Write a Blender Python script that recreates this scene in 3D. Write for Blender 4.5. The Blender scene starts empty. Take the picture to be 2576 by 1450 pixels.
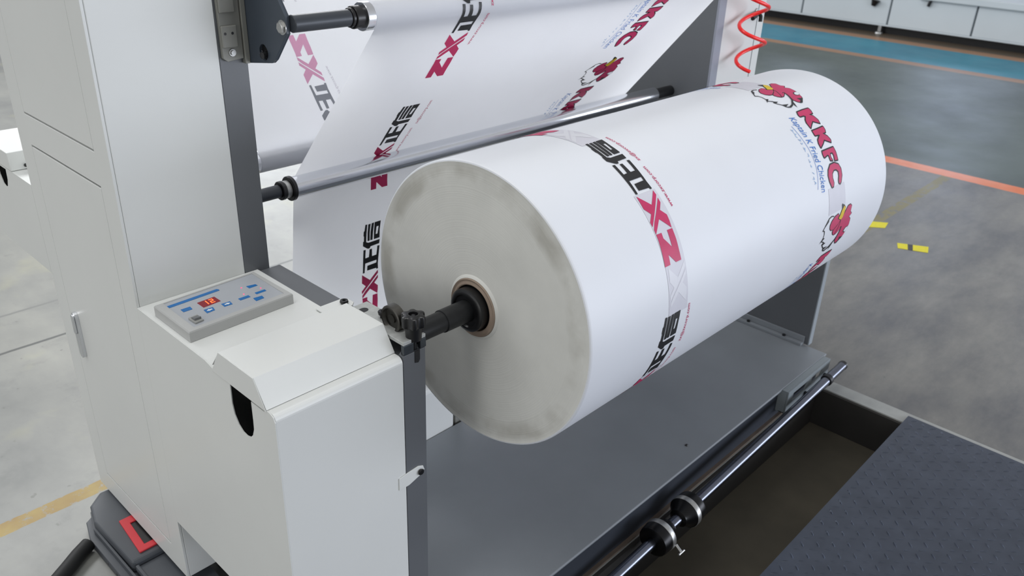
import bpy, bmesh, math, random
from mathutils import Vector, Matrix
from mathutils.geometry import tessellate_polygon
random.seed(4)
PI = math.pi
SC = bpy.context.scene
COL = SC.collection
DZ = 0.08            # everything below is measured from the machine foot; the floor lies 0.08 under it

# ------------------------------------------------------------------ camera, world, lights, exposure
cam_d = bpy.data.cameras.new('camera')
cam_o = bpy.data.objects.new('camera', cam_d); COL.objects.link(cam_o)
def _unit(v): v = Vector(v); return v / v.length
_f = 2090.0
_ax = [_unit((2178, 966, -_f)), _unit((-2479, 1143, -_f)), _unit((165, 4198, _f))]   # world axes seen by the camera
_x = _ax[0]; _y = _unit(_ax[1] - _x * _x.dot(_ax[1])); _z = _x.cross(_y)
if _z.dot(_ax[2]) < 0: _z = -_z
# symmetric orthonormalisation of the three measured axes
_M = Matrix((_ax[0], _ax[1], _ax[2]))
for _ in range(30): _M = 0.5 * (_M + _M.inverted().transposed())
cam_o.matrix_world = Matrix.Translation((0, 0, 1.7 + DZ)) @ _M.to_4x4()
cam_d.sensor_width = 36.0; cam_d.lens = _f / 2576 * 36.0
cam_d.clip_start = 0.05; cam_d.clip_end = 100
cam_d.dof.use_dof = True; cam_d.dof.focus_distance = 1.85; cam_d.dof.aperture_fstop = 5.6
SC.camera = cam_o
SC.view_settings.view_transform = 'Standard'; SC.view_settings.look = 'None'
SC.view_settings.gamma = 1.0; SC.view_settings.use_curve_mapping = False
SC.view_settings.exposure = 0.0

W = bpy.data.worlds.new('hall_daylight'); SC.world = W; W.use_nodes = True
wn = W.node_tree.nodes; wl = W.node_tree.links
bg = wn['Background']; bg.inputs['Strength'].default_value = 0.80
tc = wn.new('ShaderNodeTexCoord'); sx = wn.new('ShaderNodeSeparateXYZ'); wl.new(tc.outputs['Generated'], sx.inputs[0])
rp = wn.new('ShaderNodeValToRGB'); wl.new(sx.outputs['Z'], rp.inputs[0])
e = rp.color_ramp.elements
e[0].position = 0.0; e[0].color = (0.30, 0.31, 0.32, 1)
e[1].position = 1.0; e[1].color = (0.50, 0.50, 0.50, 1)
a = rp.color_ramp.elements.new(0.12); a.color = (0.72, 0.74, 0.78, 1)
a = rp.color_ramp.elements.new(0.45); a.color = (0.66, 0.67, 0.69, 1)
wl.new(rp.outputs[0], bg.inputs['Color'])

def area(name, loc, target, sx_, sy_, power, col=(1, 1, 1)):
    l = bpy.data.lights.new(name, 'AREA'); l.shape = 'RECTANGLE'; l.size = sx_; l.size_y = sy_; l.energy = power; l.color = col
    o = bpy.data.objects.new(name, l); COL.objects.link(o); o.location = loc
    d = Vector(target) - Vector(loc); o.rotation_euler = d.to_track_quat('-Z', 'Y').to_euler()
    return o
area('ceiling_lamp_row', (0.2, 1.2, 6.0), (0.2, 1.2, 0), 5.0, 1.2, 120, (1.0, 1.0, 0.98))  # general light from the hall ceiling
area('ceiling_lamp_row', (2.4, 7.2, 5.2), (2.2, 2.1, 1.1), 7.0, 1.6, 370, (0.98, 0.99, 1.0))  # unseen overhead light, tilted and placed to light the web from behind
area('window_daylight', (5.5, -5.0, 0.9), (2.0, 1.2, 0.5), 8.0, 2.0, 345, (0.84, 0.89, 1.0))  # area light for the unseen window side at front right
area('window_daylight', (7.2, 11.0, 2.2), (2.0, 2.0, 0.8), 6.0, 2.8, 290, (0.90, 0.94, 1.0))  # added fill behind the machine, shines through the web
area('window_daylight', (-8.0, 1.0, 2.2), (1.0, 1.4, 0.7), 9.0, 3.0, 150, (1.0, 0.99, 0.96))  # added fill from the left to brighten the side faces

# ------------------------------------------------------------------ materials
def lin(c):
    return tuple((x / 255 / 12.92) if x / 255 <= 0.04045 else ((x / 255 + 0.055) / 1.055) ** 2.4 for x in c)
MATS = {}
def mat(name, rgb, rough=0.5, metal=0.0, var=0.04, scale=6.0, bump=0.0, bscale=300.0, emit=None, coat=0.0, rvar=0.0, stretch=None):
    m = bpy.data.materials.new(name); m.use_nodes = True; n = m.node_tree.nodes; l = m.node_tree.links
    b = n['Principled BSDF']; c = lin(rgb)
    b.inputs['Roughness'].default_value = rough; b.inputs['Metallic'].default_value = metal
    t = n.new('ShaderNodeTexCoord'); src = t.outputs['Object']
    if stretch:
        mp = n.new('ShaderNodeMapping'); mp.inputs['Scale'].default_value = stretch; l.new(src, mp.inputs[0]); src = mp.outputs[0]
    nz = n.new('ShaderNodeTexNoise'); nz.inputs['Scale'].default_value = scale; nz.inputs['Detail'].default_value = 5; l.new(src, nz.inputs['Vector'])
    r = n.new('ShaderNodeValToRGB'); l.new(nz.outputs['Fac'], r.inputs[0])
    r.color_ramp.elements[0].position = 0.3; r.color_ramp.elements[1].position = 0.7
    r.color_ramp.elements[0].color = tuple(x * (1 - var) for x in c) + (1,)
    r.color_ramp.elements[1].color = tuple(min(1, x * (1 + var)) for x in c) + (1,)
    l.new(r.outputs[0], b.inputs['Base Color'])
    if rvar:
        mm = n.new('ShaderNodeMapRange'); l.new(nz.outputs['Fac'], mm.inputs[0]); mm.inputs[3].default_value = rough - rvar; mm.inputs[4].default_value = rough + rvar
        l.new(mm.outputs[0], b.inputs['Roughness'])
    if bump:
        n2 = n.new('ShaderNodeTexNoise'); n2.inputs['Scale'].default_value = bscale; n2.inputs['Detail'].default_value = 3; l.new(src, n2.inputs['Vector'])
        bp = n.new('ShaderNodeBump'); bp.inputs['Strength'].default_value = bump; bp.inputs['Distance'].default_value = 0.001
        l.new(n2.outputs['Fac'], bp.inputs['Height']); l.new(bp.outputs[0], b.inputs['Normal'])
    if coat: b.inputs['Coat Weight'].default_value = coat; b.inputs['Coat Roughness'].default_value = 0.15
    if emit:
        b.inputs['Emission Color'].default_value = lin(emit[0]) + (1,); b.inputs['Emission Strength'].default_value = emit[1]
    MATS[name] = m
    return m
WHITE = mat('white_powder_coat', (217, 219, 217), 0.38, var=0.02, scale=3, bump=0.06, bscale=700)
DARK = mat('dark_grey_paint', (94, 97, 101), 0.42, var=0.05, scale=4, bump=0.05, bscale=500)
SLATE = mat('slate_paint', (58, 66, 76), 0.42, var=0.08, scale=7, bump=0.05)
BASEP = mat('grey_base_paint', (130, 135, 140), 0.42, var=0.06, scale=5, bump=0.08, bscale=400)
BLACK = mat('black_plastic', (18, 18, 20), 0.33, var=0.1)
BLKST = mat('blackened_steel', (36, 37, 39), 0.42, metal=0.4, var=0.12, scale=30, bump=0.1)
GREYST = mat('grey_shaft_paint', (56, 60, 66), 0.4, metal=0.2, var=0.08, scale=20, bump=0.05)
CHROME = mat('polished_roller_steel', (222, 224, 228), 0.20, metal=1.0, var=0.05, scale=3, rvar=0.05, stretch=(1, 8, 8))
STEEL = mat('machined_steel', (176, 176, 174), 0.36, metal=0.85, var=0.12, scale=40, bump=0.15, bscale=200)
BRACK = mat('galvanised_bracket', (176, 178, 176), 0.45, metal=0.25, var=0.12, scale=60, bump=0.2, bscale=160)
PLATE = mat('cast_mount_plate', (134, 134, 128), 0.5, metal=0.2, var=0.05, scale=20)
FAB = mat('woven_white_fabric', (222, 225, 231), 0.5, var=0.012, scale=5, bump=0.05, bscale=900)
FABW = mat('woven_fabric_web', (246, 247, 250), 0.45, var=0.012, scale=5, bump=0.05, bscale=900)
ROLLEND_ = mat('roll_end_layers', (208, 208, 203), 0.8, var=0.05, scale=9, bump=0.3, bscale=260)
CARD = mat('brown_cardboard', (142, 126, 112), 0.8, var=0.12, scale=30, bump=0.2)
INKK = mat('black_ink', (22, 22, 24), 0.5, var=0.1, scale=40)
INKP = mat('crimson_ink', (190, 40, 92), 0.5, var=0.08, scale=25)
INKB = mat('blue_ink', (62, 120, 196), 0.5, var=0.06, scale=40)
INKY = mat('yellow_ink', (214, 182, 20), 0.5, var=0.05, scale=40)
INKBL = mat('pale_blue_ink', (150, 180, 216), 0.5, var=0.05, scale=60)
GHOST = mat('faint_layer_below', (205, 205, 214), 0.5, var=0.02, scale=25)
GHOST2 = mat('faint_logo_below', (215, 216, 223), 0.5, var=0.02, scale=25)
PALEP = mat('pink_ink_seen_through', (222, 160, 190), 0.5, var=0.03, scale=25)
PALEK = mat('grey_ink_seen_through', (138, 141, 148), 0.5, var=0.03, scale=25)
PALEG = mat('faint_ink_seen_through', (208, 204, 212), 0.5, var=0.03, scale=25)
PANELG = mat('control_panel_plastic', (176, 177, 176), 0.42, var=0.02)
PANELM = mat('control_panel_membrane', (168, 172, 178), 0.35, var=0.03, scale=12)
BLUE = mat('blue_key', (28, 106, 172), 0.4, var=0.06, scale=60)
DISP = mat('display_window', (52, 10, 20), 0.25, var=0.1, emit=((220, 10, 40), 0.22))
DIGIT = mat('red_led_digit', (255, 60, 40), 0.4, emit=((255, 92, 40), 3.2))
LEDM = mat('red_indicator_led', (255, 50, 90), 0.4, emit=((255, 60, 110), 1.6))
REDH = mat('red_air_hose', (250, 30, 30), 0.32, var=0.04, coat=0.3, emit=None)
REDP = mat('red_handle_plastic', (206, 48, 58), 0.4, var=0.06)
CASEG = mat('grey_case_plastic', (74, 78, 84), 0.5, var=0.06, scale=10, bump=0.1)
RUBBER = mat('black_rubber', (11, 12, 13), 0.62, var=0.1)
BARM = mat('dark_polished_bar', (112, 116, 128), 0.22, metal=1.0, var=0.1, scale=6, rvar=0.05)
MACHW = mat('distant_white_panel', (208, 216, 220), 0.5, var=0.03, scale=1.5)
SEAM = mat('seam_shadow_gap', (96, 104, 110), 0.7)
TAPEY = mat('yellow_tape', (206, 196, 40), 0.6, var=0.06, scale=60)
TAPEK = mat('black_tape', (60, 60, 62), 0.6, var=0.1, scale=60)
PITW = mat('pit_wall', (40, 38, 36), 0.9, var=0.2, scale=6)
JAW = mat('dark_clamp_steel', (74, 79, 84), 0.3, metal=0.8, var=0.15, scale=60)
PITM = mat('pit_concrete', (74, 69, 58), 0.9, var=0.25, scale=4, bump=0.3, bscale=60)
CHECK = mat('tread_plate_steel', (76, 82, 94), 0.27, metal=0.6, var=0.12, scale=14, bump=0.25, bscale=120)

def translucent(m, fac):
    n = m.node_tree.nodes; l = m.node_tree.links; out = n['Material Output']; b = n['Principled BSDF']
    t = n.new('ShaderNodeBsdfTranslucent'); mx = n.new('ShaderNodeMixShader'); mx.inputs[0].default_value = fac
    src = b.inputs['Base Color'].links[0].from_socket; l.new(src, t.inputs['Color'])
    l.new(b.outputs[0], mx.inputs[1]); l.new(t.outputs[0], mx.inputs[2]); l.new(mx.outputs[0], out.inputs['Surface'])
translucent(FABW, 0.62)
def roll_end_material():
    m = ROLLEND_; n = m.node_tree.nodes; l = m.node_tree.links; b = n['Principled BSDF']
    base = b.inputs['Base Color'].links[0].from_socket
    t = n.new('ShaderNodeTexCoord'); mp = n.new('ShaderNodeMapping'); mp.inputs['Location'].default_value = (0, 0, -0.3374); mp.inputs['Scale'].default_value = (0, 1, 1); l.new(t.outputs['Object'], mp.inputs[0])
    ln = n.new('ShaderNodeVectorMath'); ln.operation = 'LENGTH'; l.new(mp.outputs[0], ln.inputs[0])
    nz = n.new('ShaderNodeTexNoise'); nz.inputs['Scale'].default_value = 11; nz.inputs['Detail'].default_value = 4; l.new(t.outputs['Object'], nz.inputs['Vector'])
    ad = n.new('ShaderNodeMath'); ad.operation = 'MULTIPLY_ADD'; l.new(nz.outputs['Fac'], ad.inputs[0]); ad.inputs[1].default_value = 0.05; l.new(ln.outputs['Value'], ad.inputs[2])
    r = n.new('ShaderNodeValToRGB'); l.new(ad.outputs[0], r.inputs[0]); e = r.color_ramp.elements
    e[0].position = 0.300; e[0].color = (0, 0, 0, 1); e[1].position = 0.362; e[1].color = (0, 0, 0, 1)
    q = e.new(0.322); q.color = (1, 1, 1, 1); q = e.new(0.340); q.color = (1, 1, 1, 1)
    n3 = n.new('ShaderNodeTexNoise'); n3.inputs['Scale'].default_value = 7; n3.inputs['Detail'].default_value = 5; l.new(t.outputs['Object'], n3.inputs['Vector'])
    r3 = n.new('ShaderNodeValToRGB'); l.new(n3.outputs['Fac'], r3.inputs[0]); r3.color_ramp.elements[0].position = 0.42; r3.color_ramp.elements[1].position = 0.62
    m1 = n.new('ShaderNodeMath'); m1.operation = 'MULTIPLY'; l.new(r.outputs[0], m1.inputs[0]); l.new(r3.outputs[0], m1.inputs[1])
    m2 = n.new('ShaderNodeMath'); m2.operation = 'MULTIPLY'; l.new(m1.outputs[0], m2.inputs[0]); m2.inputs[1].default_value = 0.5
    mx = n.new('ShaderNodeMix'); mx.data_type = 'RGBA'; l.new(m2.outputs[0], mx.inputs[0]); l.new(base, mx.inputs[6]); mx.inputs[7].default_value = lin((140, 136, 124)) + (1,)
    # fine layer rings as bump
    w = n.new('ShaderNodeMath'); w.operation = 'SINE'; w0 = n.new('ShaderNodeMath'); w0.operation = 'MULTIPLY'; l.new(ln.outputs['Value'], w0.inputs[0]); w0.inputs[1].default_value = 2600; l.new(w0.outputs[0], w.inputs[0])
    nr = n.new('ShaderNodeTexNoise'); nr.noise_dimensions = '1D'; nr.inputs['Scale'].default_value = 260; l.new(ln.outputs['Value'], nr.inputs['W'])
    bp = n.new('ShaderNodeBump'); bp.inputs['Strength'].default_value = 0.35; bp.inputs['Distance'].default_value = 0.0006; l.new(nr.outputs['Fac'], bp.inputs['Height']); l.new(bp.outputs[0], b.inputs['Normal'])
    l.new(mx.outputs[2], b.inputs['Base Color'])
    return m
ROLLEND = roll_end_material()

# ------------------------------------------------------------------ mesh helpers
class B:
    def __init__(s): s.v = []; s.f = []; s.m = []; s.sm = []
    def add(s, vs, fs, mi=0, smooth=False):
        k = len(s.v); s.v += [tuple(v) for v in vs]
        for f in fs: s.f.append(tuple(i + k for i in f)); s.m.append(mi); s.sm.append(smooth)
        return s
    def box(s, x0, x1, y0, y1, z0, z1, mi=0):
        vs = [(x, y, z) for x in (x0, x1) for y in (y0, y1) for z in (z0, z1)]
        return s.add(vs, [(0, 1, 3, 2), (4, 6, 7, 5), (0, 4, 5, 1), (2, 3, 7, 6), (0, 2, 6, 4), (1, 5, 7, 3)], mi)
    def prism(s, poly, a0, a1, axis='x', holes=(), mi=0):
        """poly in the plane across `axis`: x -> (y,z), y -> (x,z), z -> (x,y)"""
        def P(p, a): return {'x': (a, p[0], p[1]), 'y': (p[0], a, p[1]), 'z': (p[0], p[1], a)}[axis]
        loops = [list(poly)] + [list(h) for h in holes]
        flat = [p for l in loops for p in l]; n = len(flat)
        tris = tessellate_polygon([[Vector((p[0], p[1], 0)) for p in l] for l in loops]) if (holes or len(poly) > 4) else None
        fs = []
        if tris: fs += [tuple(t) for t in tris] + [tuple(i + n for i in reversed(t)) for t in tris]
        else: fs += [tuple(range(n)), tuple(range(2 * n - 1, n - 1, -1))]
        o = 0
        for l in loops:
            m = len(l)
            for i in range(m): j = (i + 1) % m; fs.append((o + i, o + j, n + o + j, n + o + i))
            o += m
        return s.add([P(p, a0) for p in flat] + [P(p, a1) for p in flat], fs, mi)
    def lathe(s, o, d, prof, seg=48, mi=0, caps=True, arc=None):
        """surface of revolution round the axis o + t*d, prof = [(t, r)...]"""
        o = Vector(o); d = Vector(d).normalized(); u = d.orthogonal().normalized(); w = d.cross(u)
        vs = []; fs = []
        for t, r in prof:
            for i in range(seg):
                a = 2 * PI * i / seg; vs.append(o + d * t + (u * math.cos(a) + w * math.sin(a)) * r)
        for k in range(len(prof) - 1):
            for i in range(seg):
                j = (i + 1) % seg; fs.append((k * seg + i, k * seg + j, (k + 1) * seg + j, (k + 1) * seg + i))
        s.add(vs, fs, mi, True)
        if caps:
            for k in (0, len(prof) - 1):
                if prof[k][1] > 1e-6:
                    s.add(vs[k * seg:(k + 1) * seg], [tuple(range(seg))], mi)
        return s
    def tube(s, pts, r, seg=12, mi=0):
        pts = [Vector(p) for p in pts]; vs = []; fs = []; n = len(pts)
        up = Vector((0.123, 0.31, 0.94)).normalized()
        for k, p in enumerate(pts):
            d = (pts[min(k + 1, n - 1)] - pts[max(k - 1, 0)]).normalized()
            u = (up - d * up.dot(d)).normalized(); up = u; w = d.cross(u); rr = r[k] if isinstance(r, (list, tuple)) else r
            for i in range(seg): a = 2 * PI * i / seg; vs.append(p + (u * math.cos(a) + w * math.sin(a)) * rr)
        for k in range(n - 1):
            for i in range(seg): j = (i + 1) % seg; fs.append((k * seg + i, k * seg + j, (k + 1) * seg + j, (k + 1) * seg + i))
        s.add(vs, fs, mi, True)
        s.add(vs[:seg], [tuple(range(seg))], mi); s.add(vs[-seg:], [tuple(range(seg))], mi)
        return s
    def build(s, name, mats, parent=None, bevel=0.0, segs=2, fix=True):
        if not isinstance(mats, (list, tuple)): mats = [mats]
        me = bpy.data.meshes.new(name)
        root = parent
        while root is not None and root.parent is not None: root = root.parent
        if root is not None: off = Vector(root.location)
        else:
            xs = [v[0] for v in s.v]; ys = [v[1] for v in s.v]; zs = [v[2] for v in s.v]
            off = Vector(((min(xs) + max(xs)) / 2, (min(ys) + max(ys)) / 2, min(zs) + DZ))
        me.from_pydata([(v[0] - off.x, v[1] - off.y, v[2] + DZ - off.z) for v in s.v], [], s.f)
        for m in mats: me.materials.append(m)
        for p, mi, sm in zip(me.polygons, s.m, s.sm): p.material_index = mi; p.use_smooth = sm
        if fix:
            bm = bmesh.new(); bm.from_mesh(me); bmesh.ops.recalc_face_normals(bm, faces=bm.faces); bm.to_mesh(me); bm.free()
        me.update()
        if any(s.sm): me.set_sharp_from_angle(angle=math.radians(38))
        o = bpy.data.objects.new(name, me); COL.objects.link(o)
        if parent is not None: o.parent = parent
        else: o.location = off
        if bevel:
            b = o.modifiers.new('bevel', 'BEVEL'); b.width = bevel; b.segments = segs; b.limit_method = 'ANGLE'; b.angle_limit = math.radians(40)
        return o
def thing(name, loc, label, cat, group=None):
    o = bpy.data.objects.new(name, None); COL.objects.link(o); o.location = (loc[0], loc[1], loc[2] + DZ); o.empty_display_size = 0.1
    o['label'] = label; o['category'] = cat
    if group: o['group'] = group
    return o
def tag(o, label, cat, group=None):
    o['label'] = label; o['category'] = cat
    if group: o['group'] = group
    return o
def arc(cx, cy, r, a0, a1, n=8):
    return [(cx + r * math.cos(math.radians(a0 + (a1 - a0) * i / n)), cy + r * math.sin(math.radians(a0 + (a1 - a0) * i / n))) for i in range(n + 1)]
def rect(x0, x1, y0, y1): return [(x0, y0), (x1, y0), (x1, y1), (x0, y1)]
ZX= {"k":[[[825,-53],[776,257],[764,558],[537,562],[551,261],[585,-51]],[[564,-49],[516,259],[487,561],[398,557],[417,267],[471,-47]],[[433,-45],[386,278],[376,559],[291,563],[304,256],[339,-41]],[[304,-50],[264,275],[243,581],[325,627],[768,624],[744,775],[402,787],[379,846],[311,850],[266,826],[112,695],[126,529],[153,539],[165,350],[144,331],[160,175],[188,162],[229,-58]],[[129,852],[216,859],[201,1021],[193,1176],[327,1170],[349,1026],[362,885],[458,889],[453,1172],[622,1171],[651,1003],[669,842],[758,853],[726,1094],[702,1294],[676,1532],[682,1723],[611,1728],[607,1684],[242,1668],[260,1484],[613,1475],[626,1373],[183,1374],[163,1562],[146,1729],[74,1728],[89,1491],[98,1274],[114,1043]]],"w":[[[736,124],[682,395],[613,391],[655,123]]],"p":[[[44,1776],[348,2071],[671,1773],[680,1895],[347,2216],[22,2529],[11,2418],[172,2257],[28,2097]],[[670,1969],[665,2092],[517,2244],[661,2395],[656,2538],[630,2705],[340,2422],[30,2709],[27,2595],[142,2455],[404,2216]],[[29,2711],[225,2718],[220,2846],[421,3095],[442,2713],[638,2718],[644,2964],[632,3228],[634,3449],[426,3447],[222,3221],[207,3448],[5,3446],[16,3189],[34,2850]]]}
KF= {"P":[[[1321,-27],[1481,-36],[1579,33],[1556,124],[1552,215],[1652,285],[1495,359],[1652,467],[1667,633],[1659,684],[1491,683],[1383,732],[1362,815],[1440,866],[1568,865],[1544,951],[1455,1015],[1314,1012],[1252,1097],[1117,1128],[1041,1074],[985,973],[1034,860],[1085,760],[1118,648],[1125,564],[986,648],[828,720],[681,724],[574,670],[504,573],[545,521],[752,432],[928,322],[966,256],[1143,125]],[[466,92],[675,64],[728,122],[664,213],[893,308],[780,393],[503,506],[357,488],[251,414],[217,300],[289,193]]],"Y":[[[1042,-106],[1136,-15],[1079,127],[1012,247],[907,300],[727,211],[813,130],[899,5]]],"K":[[[892,-199],[1069,-110],[930,21],[889,-55],[855,-157]],[[86,34],[70,153],[-124,264],[-282,378]],[[-70,612],[41,649],[-237,774]],[[67,794],[242,865],[63,902],[-22,859]],[[239,1021],[537,1070],[279,1130]],[[1013,873],[965,985],[659,1168],[436,1219],[275,1145],[450,1160],[662,1104]],[[872,1028],[822,1131],[740,1282],[729,1138]],[[1227,952],[1518,1015],[1244,1177],[1104,1173],[1262,1066]]],"stroke":[[[368,60],[235,26],[66,57],[-85,198],[-231,349],[-118,393],[-75,502],[-80,629],[-127,714],[67,794],[30,874],[103,948],[220,1032],[279,1130],[355,1182],[503,1190],[668,1138],[833,1051],[909,969],[1018,799],[1113,582]]],"W":[[[1476,710],[1623,704],[1664,787],[1601,847],[1473,847],[1407,789]]],"Q":[[[489,1432],[837,1422],[1191,1433],[1184,1521],[1128,1623],[910,1628],[1061,1732],[1115,1878],[1073,1997],[792,1858],[606,1944],[444,2033],[447,1857],[511,1767],[688,1646],[608,1599],[405,1593],[405,1537]],[[417,2137],[760,2139],[1106,2129],[1095,2224],[1030,2305],[843,2312],[1012,2441],[1073,2567],[1023,2635],[729,2494],[576,2574],[347,2667],[344,2546],[408,2448],[666,2321],[562,2298],[402,2287]],[[315,2789],[1017,2798],[1035,2952],[994,3175],[816,3158],[863,3022],[836,2921],[688,2911],[647,3039],[688,3131],[572,3106],[578,2961],[518,2928],[291,2963],[278,2877]],[[892,3805],[1005,3628],[1024,3449],[947,3310],[733,3223],[463,3226],[273,3348],[193,3490],[205,3652],[293,3840],[385,3831],[436,3744],[406,3597],[449,3466],[579,3394],[729,3406],[841,3491],[821,3628],[756,3735],[755,3805],[811,3847]]],"line":[[[-383,1794],[-361,2023],[-336,2286],[-307,2558],[-304,2834],[-338,3134],[-425,3412],[-554,3715]]],"thai":[[[-546,1870],[-535,1922],[-466,1901],[-534,1983]],[[-515,2000],[-535,2079],[-445,2040]],[[-570,2106],[-508,2155]],[[-531,2208],[-504,2271],[-435,2230],[-466,2291]],[[-534,2332],[-509,2382],[-436,2354]],[[-531,2476],[-537,2540],[-471,2505],[-541,2604]],[[-474,2682],[-464,2758],[-524,2755]],[[-561,2840],[-576,2929],[-519,2911]],[[-590,2997],[-560,3065],[-606,3044]],[[-623,3210],[-555,3265]],[[-641,3335],[-621,3408],[-708,3378]],[[-661,3458],[-578,3525],[-666,3534]]]}

# ------------------------------------------------------------------ the setting: floor with its pit
def floor_material():
    m = bpy.data.materials.new('painted_concrete_floor'); m.use_nodes = True; n = m.node_tree.nodes; l = m.node_tree.links
    b = n['Principled BSDF']
    g = n.new('ShaderNodeNewGeometry'); sp = n.new('ShaderNodeSeparateXYZ'); l.new(g.outputs['Position'], sp.inputs[0])
    def noise(scale, det=5, rough=0.6, st=None):
        t = n.new('ShaderNodeTexNoise'); t.inputs['Scale'].default_value = scale; t.inputs['Detail'].default_value = det; t.inputs['Roughness'].default_value = rough
        s_ = g.outputs['Position']
        if st:
            mp = n.new('ShaderNodeMapping'); mp.inputs['Scale'].default_value = st; l.new(s_, mp.inputs[0]); s_ = mp.outputs[0]
        l.new(s_, t.inputs['Vector']); return t.outputs['Fac']
    def ramp(f, stops):
        r = n.new('ShaderNodeValToRGB'); l.new(f, r.inputs[0]); e = r.color_ramp.elements
        e[0].position = stops[0][0]; e[0].color = stops[0][1] + (1,); e[1].position = stops[-1][0]; e[1].color = stops[-1][1] + (1,)
        for p, c in stops[1:-1]: q = e.new(p); q.color = c + (1,)
        return r.outputs[0]
    def math_(op, a, b_=None, c=None):
        t = n.new('ShaderNodeMath'); t.operation = op
        for i, v in enumerate((a, b_, c)):
            if v is None: continue
            if isinstance(v, (int, float)): t.inputs[i].default_value = v
            else: l.new(v, t.inputs[i])
        return t.outputs[0]
    def rng(sock, lo, hi, wob=0.0):
        if wob: sock = math_('ADD', sock, math_('MULTIPLY', math_('SUBTRACT', noise(14, 3), 0.5), wob))
        return math_('MULTIPLY', math_('GREATER_THAN', sock, lo), math_('LESS_THAN', sock, hi))
    def mix(f, a, c):
        t = n.new('ShaderNodeMix'); t.data_type = 'RGBA'
        l.new(f, t.inputs[0])
        for i, v in ((6, a), (7, c)):
            if isinstance(v, tuple): t.inputs[i].default_value = v + (1,)
            else: l.new(v, t.inputs[i])
        return t.outputs[2]
    X, Y = sp.outputs['X'], sp.outputs['Y']
    base = ramp(noise(1.6, 6, 0.62, (1, 0.6, 1)), [(0.30, lin((106, 108, 107))), (0.5, lin((134, 135, 131))), (0.72, lin((156, 156, 149)))])
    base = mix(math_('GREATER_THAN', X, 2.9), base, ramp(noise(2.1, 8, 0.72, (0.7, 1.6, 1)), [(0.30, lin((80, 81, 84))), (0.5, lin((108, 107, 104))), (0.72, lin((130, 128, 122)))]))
    stain = noise(5.5, 5, 0.7)
    base = mix(math_('MULTIPLY', ramp(stain, [(0.56, (0, 0, 0)), (0.72, (1, 1, 1))]), 0.45), base, lin((104, 106, 104)))
    base = mix(math_('MULTIPLY', math_('MULTIPLY', ramp(noise(3.1, 4, 0.5), [(0.58, (0, 0, 0)), (0.70, (1, 1, 1))]), math_('LESS_THAN', X, 2.9)), 0.22), base, lin((186, 182, 140)))
    base = mix(math_('MULTIPLY', ramp(noise(22, 3, 0.5), [(0.70, (0, 0, 0)), (0.74, (1, 1, 1))]), 0.5), base, lin((92, 92, 88)))
    # saw cuts
    base = mix(rng(Y, 3.372, 3.388, 0.006), base, lin((84, 86, 84)))
    base = mix(math_('MULTIPLY', rng(Y, 3.70, 3.716, 0.006), math_('LESS_THAN', X, 1.08)), base, lin((120, 121, 118)))
    # epoxy bay beyond the orange line
    epoxy = ramp(noise(1.2, 5, 0.6), [(0.3, lin((68, 78, 74))), (0.7, lin((90, 101, 95)))])
    base = mix(math_('GREATER_THAN', X, 6.2), base, epoxy)
    worn = ramp(noise(18, 4, 0.7), [(0.40, (0, 0, 0)), (0.5, (1, 1, 1))])
    worn2 = ramp(noise(26, 5, 0.75), [(0.36, (0, 0, 0)), (0.46, (1, 1, 1))])
    yel = ramp(noise(7, 3), [(0.35, lin((136, 104, 26))), (0.65, lin((154, 130, 50)))])
    base = mix(math_('MULTIPLY', math_('MULTIPLY', rng(Y, 2.300, 2.358, 0.012), math_('LESS_THAN', X, 2.0)), worn2), base, yel)
    base = mix(math_('MULTIPLY', math_('MULTIPLY', rng(Y, 1.53, 1.60, 0.014), rng(X, 3.2, 6.12)), worn), base, lin((118, 110, 70)))
    orange = ramp(noise(2.5, 4), [(0.35, lin((212, 112, 56))), (0.65, lin((214, 136, 104)))])
    base = mix(rng(X, 6.11, 6.26, 0.012), base, orange)
    dullo = lin((160, 118, 84))
    base = mix(rng(X, 10.02, 11.62, 0.02), base, dullo)
    base = mix(rng(X, 10.22, 11.36, 0.02), base, ramp(noise(1.5, 4), [(0.3, lin((0, 116, 144))), (0.7, lin((4, 136, 162)))]))
    base = mix(math_('GREATER_THAN', X, 11.62), base, lin((96, 84, 70)))
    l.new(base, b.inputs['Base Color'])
    r = n.new('ShaderNodeMapRange'); l.new(noise(2.2, 4), r.inputs[0]); r.inputs[3].default_value = 0.30; r.inputs[4].default_value = 0.50
    l.new(r.outputs[0], b.inputs['Roughness'])
    bp = n.new('ShaderNodeBump'); bp.inputs['Strength'].default_value = 0.06; bp.inputs['Distance'].default_value = 0.004
    l.new(noise(9, 5, 0.65), bp.inputs['Height']); l.new(bp.outputs[0], b.inputs['Normal'])
    return m
FLOORM = floor_material()
FZ = -0.08
PX0, PX1, PY0, PY1 = 0.2, 2.885, -1.6, 0.997      # the pit in the floor
b = B()
for r_ in ((-8, 24, PY1, 22), (-8, 24, -12, PY0), (-8, PX0, PY0, PY1), (PX1, 24, PY0, PY1)):
    b.box(r_[0], r_[1], r_[2], r_[3], FZ - 0.16, FZ)
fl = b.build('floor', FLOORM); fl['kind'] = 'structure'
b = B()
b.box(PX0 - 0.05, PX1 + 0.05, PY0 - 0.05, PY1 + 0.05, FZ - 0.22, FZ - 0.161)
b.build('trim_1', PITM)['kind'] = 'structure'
b = B()   # pit wall lining, the recess shadow put into its dark colour
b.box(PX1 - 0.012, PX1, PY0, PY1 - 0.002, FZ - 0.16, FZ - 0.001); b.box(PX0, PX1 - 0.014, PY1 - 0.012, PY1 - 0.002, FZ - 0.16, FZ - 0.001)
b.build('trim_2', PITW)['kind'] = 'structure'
b = B(); b.box(PX1 + 0.002, PX1 + 0.075, PY0, 0.96, FZ - 0.01, FZ + 0.003)
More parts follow.
